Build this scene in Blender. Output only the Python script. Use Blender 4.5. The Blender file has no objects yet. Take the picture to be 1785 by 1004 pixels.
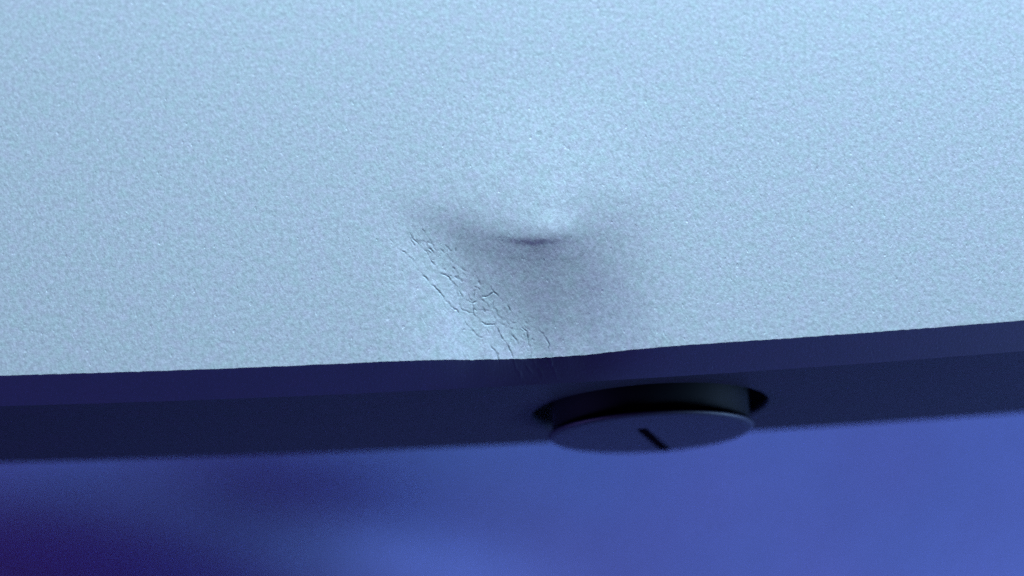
import bpy, bmesh, math, random
import numpy as np
from mathutils import Vector, Matrix
MM = 0.001
S = bpy.context.scene
COL = S.collection
rng = np.random.default_rng(7)

# ---------------------------------------------------------------- camera
ELEV, ROLL, HFOV, VIEW_W = math.radians(75), math.radians(3.1), math.radians(24), 26.0
f = Vector((0, math.cos(ELEV), -math.sin(ELEV)))
r0 = Vector((1, 0, 0)); u0 = r0.cross(f)
cr = r0*math.cos(ROLL) - u0*math.sin(ROLL)
cu = r0*math.sin(ROLL) + u0*math.cos(ROLL)
D = VIEW_W/2/math.tan(HFOV/2)
cd = bpy.data.cameras.new('camera'); cam = bpy.data.objects.new('camera', cd); COL.objects.link(cam)
loc = (Vector((0, 1.75, 0)) - f*D)*MM
m = Matrix((cr, cu, -f)).transposed().to_4x4(); m.translation = loc
cam.matrix_world = m
cd.sensor_width = 36; cd.lens = 18/math.tan(HFOV/2)
cd.clip_start = 0.002; cd.clip_end = 20
cd.dof.use_dof = True
cd.dof.focus_distance = (Vector((1.5, 2.5, 0))*MM - loc).dot(f)
cd.dof.aperture_fstop = 38
S.camera = cam

# ---------------------------------------------------------------- world, lamps, exposure
w = bpy.data.worlds.new('World'); S.world = w; w.use_nodes = True
bg = w.node_tree.nodes['Background']; bg.inputs[0].default_value = (0.50, 0.20, 1.0, 1); bg.inputs[1].default_value = 0.055

def area(name, pos, target, size, power, color, size_y=None):
    l = bpy.data.lights.new(name, 'AREA'); l.energy = power; l.color = color
    l.size = size*MM
    if size_y: l.shape = 'RECTANGLE'; l.size_y = size_y*MM
    o = bpy.data.objects.new(name, l); COL.objects.link(o)
    p = Vector(pos)*MM; o.location = p
    o.rotation_euler = (Vector(target)*MM - p).to_track_quat('-Z', 'Y').to_euler()
    return o
area('key_light', (0, 180, 84), (0, 5, 0), 60, 0.47, (0.635, 0.90, 1.05))  # key lamp above the far side of the cover
area('cover_fill', (85, 162, 108), (0, 5, 0), 60, 0.36, (0.60, 0.84, 1.14))  # added lamp, brightens the cover towards the right
area('cloth_fill', (110, -75, -20), (-6, 5, -50), 50, 0.255, (0.33, 0.56, 0.97))  # added lamp for the cloth, low on the right
area('violet_fill', (-150, -130, -4), (0, 0, -4), 50, 0.18, (0.30, 0.25, 1.0))  # added fill for the bevel from the front left
area('purple_fill', (-30, 40, -20), (-14, 4, -50), 25, 0.0011, (0.95, 0.08, 0.7))  # added lamp hidden under the tablet, tints the shaded folds purple


S.view_settings.view_transform = 'Standard'; S.view_settings.look = 'None'
S.view_settings.exposure = 0; S.view_settings.gamma = 1; S.view_settings.use_curve_mapping = False
S.render.engine = 'CYCLES'
S.cycles.use_denoising = False
S.cycles.max_bounces = 6

# ---------------------------------------------------------------- materials
def mat(name, base, rough=0.5, metal=0.0, spec=0.5):
    mt = bpy.data.materials.new(name); mt.use_nodes = True
    b = mt.node_tree.nodes['Principled BSDF']
    b.inputs['Base Color'].default_value = (*base, 1); b.inputs['Roughness'].default_value = rough
    b.inputs['Metallic'].default_value = metal; b.inputs['Specular IOR Level'].default_value = spec
    return mt, mt.node_tree, b
def N(nt, t, **k):
    n = nt.nodes.new(t)
    for a, v in k.items(): setattr(n, a, v)
    return n
def noise(nt, scale, stretch=(1, 1, 1), detail=2, rot=0.0, rough=.5):
    tc = N(nt, 'ShaderNodeTexCoord'); mp = N(nt, 'ShaderNodeMapping')
    mp.inputs['Scale'].default_value = stretch; mp.inputs['Rotation'].default_value = (0, 0, rot)
    nt.links.new(tc.outputs['Object'], mp.inputs['Vector'])
    n = N(nt, 'ShaderNodeTexNoise'); n.inputs['Scale'].default_value = scale
    n.inputs['Detail'].default_value = detail; n.inputs['Roughness'].default_value = rough
    nt.links.new(mp.outputs[0], n.inputs['Vector'])
    return n
def ramp(nt, src, stops):
    r = N(nt, 'ShaderNodeValToRGB')
    while len(r.color_ramp.elements) < len(stops): r.color_ramp.elements.new(0.5)
    for e, (p, c) in zip(r.color_ramp.elements, stops): e.position = p; e.color = (*c, 1)
    nt.links.new(src, r.inputs[0]); return r
def mix(nt, a, b, fac, mode='MULTIPLY'):
    x = N(nt, 'ShaderNodeMix', data_type='RGBA', blend_type=mode); x.inputs[0].default_value = fac
    nt.links.new(a, x.inputs[6]); nt.links.new(b, x.inputs[7]); return x.outputs[2]

def grain_material(name, c0, c1, c2, rough, metal, g_amp, bump_mm, spec=.5):
    """coated metal: coarse tint mottling, fine speckle, fine bead-blasted bump"""
    mt, nt, b = mat(name, c1, rough, metal, spec)
    big = noise(nt, 1700, detail=3, rough=.6)
    base = ramp(nt, big.outputs[0], [(.36, c0), (.5, c1), (.64, c2)])
    sp = noise(nt, 8000, (1.25, .85, 1), detail=2, rot=.12, rough=.7)
    g = ramp(nt, sp.outputs[0], [(.30, (1-g_amp,)*3), (.5, (1, 1, 1)), (.70, (1+g_amp,)*3)])
    fb = noise(nt, 5200, (1.1, .9, 1), detail=1)
    fr = ramp(nt, fb.outputs[0], [(.34, (.97, 1.01, .99)), (.5, (1, 1, 1)), (.66, (1.02, .985, 1.015))])
    tint = mix(nt, base.outputs[0], fr.outputs[0], 1.0)
    nt.links.new(mix(nt, tint, g.outputs[0], 1.0), b.inputs['Base Color'])
    bn = noise(nt, 13000, (1.4, .8, 1), detail=2, rot=.12, rough=.6)
    bp = N(nt, 'ShaderNodeBump'); bp.inputs['Strength'].default_value = 1.0
    bp.inputs['Distance'].default_value = bump_mm*MM
    pn = noise(nt, 6500, (1.5, .8, 1), detail=1, rot=.3)
    pr = N(nt, 'ShaderNodeMapRange'); pr.inputs[1].default_value = .69; pr.inputs[2].default_value = .79
    pr.inputs[3].default_value = 0; pr.inputs[4].default_value = .6
    nt.links.new(pn.outputs[0], pr.inputs[0])
    ad = N(nt, 'ShaderNodeMath', operation='SUBTRACT')
    nt.links.new(bn.outputs[0], ad.inputs[0]); nt.links.new(pr.outputs[0], ad.inputs[1])
    nt.links.new(ad.outputs[0], bp.inputs['Height']); nt.links.new(bp.outputs[0], b.inputs['Normal'])
    return mt
M_TOP = grain_material('coated_metal_pale', (.57, .655, .67), (.585, .648, .68), (.60, .642, .695), .52, .3, .17, .0082)
nt = M_TOP.node_tree; b = nt.nodes['Principled BSDF']
src = b.inputs['Base Color'].links[0].from_socket
av = N(nt, 'ShaderNodeAttribute', attribute_name='crack')
x = N(nt, 'ShaderNodeMix', data_type='RGBA'); x.inputs[7].default_value = (.19, .24, .28, 1)
nt.links.new(av.outputs['Fac'], x.inputs[0]); nt.links.new(src, x.inputs[6]); nt.links.new(x.outputs[2], b.inputs['Base Color'])
M_BEVEL = grain_material('bevel_metal', (.018, .018, .064), (.019, .0185, .066), (.021, .018, .066), .6, .05, .08, .004)
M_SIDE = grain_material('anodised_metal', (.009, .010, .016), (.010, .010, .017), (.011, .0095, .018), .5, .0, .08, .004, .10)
M_BTN = grain_material('button_metal', (.0065, .0075, .019), (.007, .0075, .020), (.0075, .007, .021), .5, .05, .08, .004, .3)
M_DARK, _, _ = mat('recess_shade', (.006, .006, .008), .7, 0, .2)  # shade inside the recess put into a near-black colour
M_BARREL, _, _ = mat('button_barrel', (.0025, .004, .005), .6, 0, .05)  # near-black base carries the shade on the barrel
M_MARK, _, _ = mat('inlaid_line', (.002, .001, .003), .8, 0, 0)  # dark inlaid bar in place of a cut groove
M_UNDER, _, _ = mat('underside_dark', (.05, .05, .07), .6)

M_CLOTH, nt, b = mat('blue_cloth', (.26, .29, .62), .85, 0, .2)
n1 = noise(nt, 45, detail=3); rp = ramp(nt, n1.outputs[0], [(.35, (.30, .27, .60)), (.65, (.24, .33, .66))])
wv = noise(nt, 2600, (1, 1, 1), detail=2)
rw = ramp(nt, wv.outputs[0], [(.3, (.82,)*3), (.7, (1.12,)*3)])
nt.links.new(mix(nt, rp.outputs[0], rw.outputs[0], 1.0), b.inputs['Base Color'])
bp = N(nt, 'ShaderNodeBump'); bp.inputs['Strength'].default_value = .6; bp.inputs['Distance'].default_value = .1*MM
nt.links.new(wv.outputs[0], bp.inputs['Height']); nt.links.new(bp.outputs[0], b.inputs['Normal'])

# ---------------------------------------------------------------- mesh helpers (all inputs in millimetres)
def link(name, me, material, parent=None):
    o = bpy.data.objects.new(name, me); COL.objects.link(o)
    me.materials.append(material); o.parent = parent
    return o
def grid_mesh(name, X, Y, Z, smooth=True):
    ny, nx = X.shape
    co = np.stack([X, Y, Z], -1).reshape(-1, 3)*MM
    i = np.arange(ny*nx).reshape(ny, nx)
    q = np.stack([i[:-1, :-1], i[:-1, 1:], i[1:, 1:], i[1:, :-1]], -1).reshape(-1, 4)
    me = bpy.data.meshes.new(name); me.from_pydata(co.tolist(), [], q.tolist())
    if smooth: me.polygons.foreach_set('use_smooth', [True]*len(me.polygons))
    me.update(); return me
def lathe_y(name, prof, cx, cz, seg=128, close=True, sq=1.0):
    """prof: list of (radius, y); axis along y through (cx, cz)"""
    bm = bmesh.new(); rings = []
    for r, y in prof:
        rings.append([bm.verts.new(((cx + r*math.cos(a))*MM, y*MM, (cz + sq*r*math.sin(a))*MM))
                      for a in [2*math.pi*k/seg for k in range(seg)]])
    for A, B in zip(rings, rings[1:]):
        for k in range(seg):
            bm.faces.new((A[k], A[(k+1) % seg], B[(k+1) % seg], B[k]))
    if close: bm.faces.new(rings[-1]); bm.faces.new(list(reversed(rings[0])))
    bmesh.ops.recalc_face_normals(bm, faces=bm.faces)
    me = bpy.data.meshes.new(name); bm.to_mesh(me); bm.free()
    me.polygons.foreach_set('use_smooth', [len(p.vertices) == 4 for p in me.polygons]); return me
def bulge(x): return np.minimum(x*x/890.0, 12.0)          # the long edge bows gently outwards
def sm(t): t = np.clip(t, 0, 1); return t*t*(3-2*t)

X0, X1, YB = -105.0, 95.0, 130.0
CH_Y, CH_Z, BOT = -0.60, -0.85, -8.60
BX, BZ = 3.55, -4.85

# value noise for wrinkles
def vnoise(x, y, sc, seed):
    r = np.random.default_rng(seed); T = r.random((256, 256))
    u, v = x*sc + 1000, y*sc + 1000
    i, j = np.floor(u).astype(int), np.floor(v).astype(int); a, b_ = sm(u-i), sm(v-j)
    g = lambda p, q: T[p % 256, q % 256]
    return (g(i, j)*(1-a)+g(i+1, j)*a)*(1-b_) + (g(i, j+1)*(1-a)+g(i+1, j+1)*a)*b_ - .5

CR = [
 ([(-3.0, 3.18), (-2.86, 2.97), (-2.51, 2.69), (-2.24, 2.18), (-1.97, 1.92), (-1.72, 1.57), (-1.41, 1.28), (-1.21, .91)], .9),
 ([(-2.57, 3.39), (-2.25, 2.98), (-2.01, 2.63), (-1.88, 2.35), (-1.61, 2.18), (-1.45, 1.89), (-1.24, 1.61), (-1.03, 1.47), (-.7, 1.64), (-.5, 1.73)], .9),
 ([(-1.03, 1.47), (-1.0, 1.15), (-.73, .91), (-.49, .9), (-.36, .59), (-.11, .24), (-.02, 0)], 1),
 ([(-.54, 1.89), (-.46, 1.73), (-.13, 1.33), (.1, .94), (.32, .7), (.39, .24), (.42, 0)], 1),
 ([(-2.23, 3.44), (-1.94, 3.04), (-1.86, 2.73)], .6),
 ([(.07, 1.09), (.43, .85), (.75, .6), (.88, .34), (.86, .05)], .8),
 ([(-1.21, .91), (-.95, .62), (-.7, .5), (-.5, .2), (-.44, .02)], .7),
 ([(-1.45, 1.89), (-1.3, 1.3), (-1.05, 1.2)], .6),
 ([(-.9, 1.3), (-.6, 1.25), (-.35, .95), (-.1, .7), (.12, .35)], .8),
]
rs = random.Random(5)
for _ in range(80):                                        # short loose cracks inside the crazed band
    t = rs.random(); cx = -2.6 + 2.9*t + rs.gauss(0, .17) + .25; cy = 3.3 - 3.1*t + rs.gauss(0, .12)
    a = math.radians(-58 + rs.gauss(0, 16)); l = .06 + .18*rs.random()
    CR.append(([(cx, cy), (cx+l*math.cos(a)+rs.gauss(0, .02), cy+l*math.sin(a))], .35+.5*rs.random()))

def cracks(x, y):
    out = np.zeros_like(x)
    wob = .06*vnoise(x, y, 5, 3)+.03*vnoise(x, y, 16, 13); wob2 = .06*vnoise(x, y, 5, 4)+.03*vnoise(x, y, 16, 14)
    px, py = x+wob, y+wob2
    fade = .45 + 1.6*vnoise(x, y, 7, 11) + .5*vnoise(x, y, 20, 12)
    for pts, k in CR:
        for (ax, ay), (bx, by) in zip(pts, pts[1:]):
            dx, dy = bx-ax, by-ay; L = math.hypot(dx, dy)+1e-6
            t = np.clip(((px-ax)*dx+(py-ay)*dy)/L**2, 0, 1)
            d = np.hypot(px-ax-t*dx, py-ay-t*dy)
            side = ((px-ax)*dy-(py-ay)*dx)/L            # one lip of the crack stands proud
            v = -np.exp(-(d/.016)**2)*.014 + .003*np.exp(-((d-.04)/.025)**2)*(side < 0)
            v *= k*np.clip(fade, .05, 1.1)
            out = np.where(np.abs(v) > np.abs(out), v, out)
    return out
# the dent: a slope field (how steeply the metal falls towards the edge) summed from the far side to the edge
GX = np.arange(-6, 8, .05); GY = np.arange(0, 8, .03); gx, gy = np.meshgrid(GX, GY)
dx = gx-.95
crease = 3.02 + .13*np.abs(dx)**1.6
s = crease - gy
xl = -1.6 + (3.3-gy)*.55
fan = sm(.5+s/1.3)*sm((gx-xl+1.35)/2.5)*np.exp(-(np.maximum(gx-1.0, 0)/1.75)**2)
q = .205*fan*(.35+.65*sm(gy/1.6))
q += .25*np.exp(-((gx-.62)/.85)**2)*np.exp(-((s-.14)/.095)**2)
q += .075*np.exp(-((gx-.4)/1.1)**2)*np.exp(-((s-.34)/.34)**2)
q += .035*np.exp(-((gx+1.5)/1.1)**2-((gy-3.75)/.6)**2) + .04*np.exp(-((gx-2.4)/.9)**2-((gy-3.75)/.5)**2)
q -= .075*np.exp(-((gx-1.10)/.48)**2-((gy-3.40)/.26)**2)
q -= .026*np.exp(-((gx-.9)/2.4)**2)*sm((gy-3.3)/1.0)*sm((8-gy)/2)
q *= 1 + .25*vnoise(gx, gy, 1.6, 72)
GH = -(np.cumsum(q[::-1], 0)[::-1])*.03
def dent(x, y):
    u = np.clip((x+6)/.05, 0, len(GX)-1.001); v = np.clip(y/.03, 0, len(GY)-1.001)
    i, j = u.astype(int), v.astype(int); a, b = u-i, v-j
    return (GH[j, i]*(1-a)+GH[j, i+1]*a)*(1-b) + (GH[j+1, i]*(1-a)+GH[j+1, i+1]*a)*b
def top_h(x, y):
    z = dent(x, y)
    near = (x > -4.2) & (x < 4.2) & (y < 4.8)
    z = np.where(near, z + cracks(x, y), z)
    cz = np.exp(-(((x+1.2)+(y-1.7)*.9)/.75)**2)*np.exp(-((y-1.5)/2.0)**2)
    z = z + cz*.005*(vnoise(x, y, 7, 21)+.6*vnoise(x, y, 15, 22))
    ns = np.exp(-((x-1.0)/.5)**2-((y-2.9)/.25)**2)
    return z + ns*.008*(vnoise(x, y, 9, 31))

# ---------------------------------------------------------------- tablet
tab = bpy.data.objects.new('tablet', None); COL.objects.link(tab)
tab['label'] = 'pale grey metal tablet with cracked dent above its round side button'
tab['category'] = 'tablet'
xs = np.unique(np.round(np.concatenate([np.linspace(X0, -14, 30), np.arange(-14, -3.6, .1), np.arange(-3.6, 1.8, .015), np.arange(1.8, 4.2, .04), np.arange(4.2, 13.9, .1), np.linspace(14, X1, 30)]), 3))
ys = np.unique(np.round(np.concatenate([np.arange(0, 3.8, .016), np.arange(3.8, 5, .04), np.arange(5, 13.9, .1), np.linspace(14, YB, 30)]), 3))
xs = xs[np.r_[True, np.diff(xs) > .008]]; ys = ys[np.r_[True, np.diff(ys) > .008]]
XX, YY0 = np.meshgrid(xs, ys)
YY = YY0 + bulge(XX)*(1-YY0/YB)
# a slightly nibbled arris where the coating meets the bevel
chip = .6*(.020*vnoise(XX, XX*0, 9, 41)+.014*vnoise(XX, XX*0, 22, 42))*np.exp(-(YY0/.05)**2)*(np.abs(XX) < 14)
ZZ = top_h(XX, YY0)
tc = link('top_cover', grid_mesh('top_cover', XX, YY+chip, ZZ), M_TOP, tab)
# coating split open along the cracks: base colour mixed darker there
near = (XX > -4.2) & (XX < 4.2) & (YY0 < 4.8)
cm = np.clip(-np.where(near, cracks(XX, YY0), 0)/.011, 0, 1)
at = tc.data.attributes.new('crack', 'FLOAT', 'POINT'); at.data.foreach_set('value', cm.astype(np.float32).ravel())

# bevel between the top cover and the side face
rows = np.linspace(0, 1, 26)
def gaussx(z): return dent(BXg, BXg*0)
BXg, T = np.meshgrid(xs, rows)
e_z = top_h(BXg, BXg*0)
e_chip = .6*(.020*vnoise(BXg, BXg*0, 9, 41)+.014*vnoise(BXg, BXg*0, 22, 42))*(np.abs(BXg) < 14)
e_fade = np.exp(-T*14)
def lipcr(x, T):
    o = np.zeros_like(x)
    for cx0, sl, a0 in ((-.05, .25, .8), (.12, .5, 1), (.42, .35, 1), (.62, .6, .7), (.86, .2, .9)):
        d = x - cx0 - sl*T - .10*vnoise(x*0+cx0*9, T, 6, 81)
        o = np.minimum(o, -a0*.020*np.exp(-(d/.035)**2)*np.clip(.5+1.4*vnoise(x*2, T, 5, 82), 0, 1))
    return o*(1-sm((T-.55)/.4))
cont = -lipcr(BXg, T)*.8 + np.exp(-((BXg-.45-.3*T)/.7)**2)*.005*(vnoise(BXg, T, 9, 51)+.7*vnoise(BXg, T*4, 18, 52))*np.sin(np.pi*T)
BYg = bulge(BXg) + e_chip*e_fade + CH_Y*T - cont
BZg = gaussx(e_z)*(1-T) + CH_Z*T - .003 + (e_z-gaussx(e_z))*np.exp(-T*9)
link('edge_bevel', grid_mesh('edge_bevel', BXg, BYg, BZg), M_BEVEL, tab)

# side frame: an extruded bar with the round button hole cut through it
def xc(x): return max(-15.0, min(15.0, float(x)))
def bar(name, prof, xv):
    bm = bmesh.new(); rings = []
    for x in xv:
        rings.append([bm.verts.new((x*MM, (y+float(bulge(np.array(x))))*MM, (z - ((.025*xc(x) + .001*xc(x)**2) if z < -5 else 0))*MM)) for y, z in prof])
    n = len(prof)
    for A, B in zip(rings, rings[1:]):
        for k in range(n): bm.faces.new((A[k], A[(k+1) % n], B[(k+1) % n], B[k]))
    bm.faces.new(rings[0]); bm.faces.new(rings[-1])
    bmesh.ops.recalc_face_normals(bm, faces=bm.faces)
    me = bpy.data.meshes.new(name); bm.to_mesh(me); bm.free(); return me
rr = .16
arc = [(CH_Y+rr-rr*math.sin(a), BOT+rr-rr*math.cos(a)) for a in np.linspace(math.pi/2, 0, 8)]
prof = [(CH_Y, CH_Z-.004), *arc, (2.2, BOT), (2.2, CH_Z-.004)]
side = link('side_frame', bar('side_frame', prof, np.concatenate([np.linspace(X0, -15, 24), np.linspace(-14, -.2, 16), [7.6], np.linspace(9, 14, 6), np.linspace(20, X1, 20)])), M_SIDE, tab)
cut = link('cutter', lathe_y('cutter', [(3.22, -3), (3.22, 1.6)], BX, BZ, 160), M_DARK)
md = side.modifiers.new('hole', 'BOOLEAN'); md.operation = 'DIFFERENCE'; md.solver = 'EXACT'; md.object = cut
dg = bpy.context.evaluated_depsgraph_get()
nm = bpy.data.meshes.new_from_object(side.evaluated_get(dg)); side.modifiers.clear(); side.data = nm; nm.name = 'side_frame'
bpy.data.objects.remove(cut)

# wall of the recess, its shade put into the colour, just inside the hole
link('button_recess', lathe_y('button_recess', [(3.217, -.44), (3.217, 1.58), (.2, 1.585)], BX, BZ, 160, close=False), M_DARK, tab)

# push button: face with a soft rim, barrel behind with its shade in the colour, inlaid dark line
FY = -1.27
bface = [(2.78, FY+.14), (2.78, FY+.09), (2.74, FY+.045), (2.66, FY+.012), (2.50, FY), (1.6, FY-.012), (.8, FY-.018), (.05, FY-.02)]
btn = link('power_button', lathe_y('power_button', bface, BX, BZ, 160, sq=.94), M_BTN, tab)
link('button_barrel', lathe_y('button_barrel', [(2.67, FY+.142), (2.67, 1.5), (.1, 1.5)], BX, BZ, 128, sq=.94), M_BARREL, btn)
p0, p1 = Vector((3.27, -3.97)), Vector((4.02, -6.95))
d = (p1-p0).normalized(); n = Vector((-d.y, d.x))*0.14
bm = bmesh.new(); loop = []
for c, a0 in ((p1, -90), (p0, 90)):
    for k in range(9):
        a = math.radians(a0 + 180*k/8); e = d*math.cos(a)*0.14 + n*math.sin(a)
        loop.append(c+e)
fr = [bm.verts.new((p.x*MM, (FY-.027)*MM, p.y*MM)) for p in loop]
bk = [bm.verts.new((p.x*MM, (FY+.05)*MM, p.y*MM)) for p in loop]
bm.faces.new(fr); bm.faces.new(list(reversed(bk)))
for k in range(len(fr)): bm.faces.new((fr[k], bk[k], bk[(k+1) % len(fr)], fr[(k+1) % len(fr)]))
bmesh.ops.recalc_face_normals(bm, faces=bm.faces)
me = bpy.data.meshes.new('marker_line'); bm.to_mesh(me); bm.free()
link('marker_line', me, M_MARK, btn)

# underside and far side closing the body
bm = bmesh.new()
g = lambda x, y, z: bm.verts.new((x*MM, y*MM, z*MM))
BT = BOT-.55
a = [g(X0+.1, 14.6, -.3), g(X1-.1, 14.6, -.3), g(X1-.1, YB, -.3), g(X0+.1, YB, -.3)]
b2 = [g(X0+.1, 14.6, BT), g(X1-.1, 14.6, BT), g(X1-.1, YB, BT), g(X0+.1, YB, BT)]
bm.faces.new(a); bm.faces.new(list(reversed(b2)))
for k in range(4): bm.faces.new((a[k], b2[k], b2[(k+1) % 4], a[(k+1) % 4]))
c3 = [g(X0+13, 2.21, BOT+.8), g(X1-13, 2.21, BOT+.8), g(X1-.2, 14.59, BOT+.8), g(X0+.2, 14.59, BOT+.8)]
bm.faces.new(c3)
bmesh.ops.recalc_face_normals(bm, faces=bm.faces)
me = bpy.data.meshes.new('back_shell'); bm.to_mesh(me); bm.free()
link('back_shell', me, M_UNDER, tab)

# ---------------------------------------------------------------- cloth below
cx, cy = np.meshgrid(np.concatenate([np.linspace(-190, -45, 40), np.arange(-44, 45, .6), np.linspace(46, 150, 30)]), np.concatenate([np.linspace(-120, -31, 30), np.arange(-30, 40, .6), np.linspace(41, 175, 60)]))
def ridge(x, y, x0, y0, ang, w, l, h):
    a = math.radians(ang); u = (x-x0)*math.cos(a)+(y-y0)*math.sin(a); v = -(x-x0)*math.sin(a)+(y-y0)*math.cos(a)
    return h*np.exp(-(v/w)**2)*np.exp(-(u/l)**2)
cz = -50 - .12*np.clip(cx, -60, 60) + .08*np.clip(cy, -40, 40) + 1.0*vnoise(cx, cy, .05, 61) + .3*vnoise(cx, cy, .13, 62)
cz = cz + ridge(cx, cy, -7.5, 3.6, -18, 2.6, 7.0, 1.8) + ridge(cx, cy, -15.0, -.7, -13, 3.1, 13, 3.9)
cz = cz + sm((cy-45)/45)*(50+BOT-.6)
cz = np.where(cy > 90, BOT-.6, np.minimum(cz, BOT-.6))
cl = link('bedsheet', grid_mesh('bedsheet', cx, cy, cz), M_CLOTH)
cl['label'] = 'blurred blue violet fabric in soft folds below the metal tablet'
cl['category'] = 'fabric'
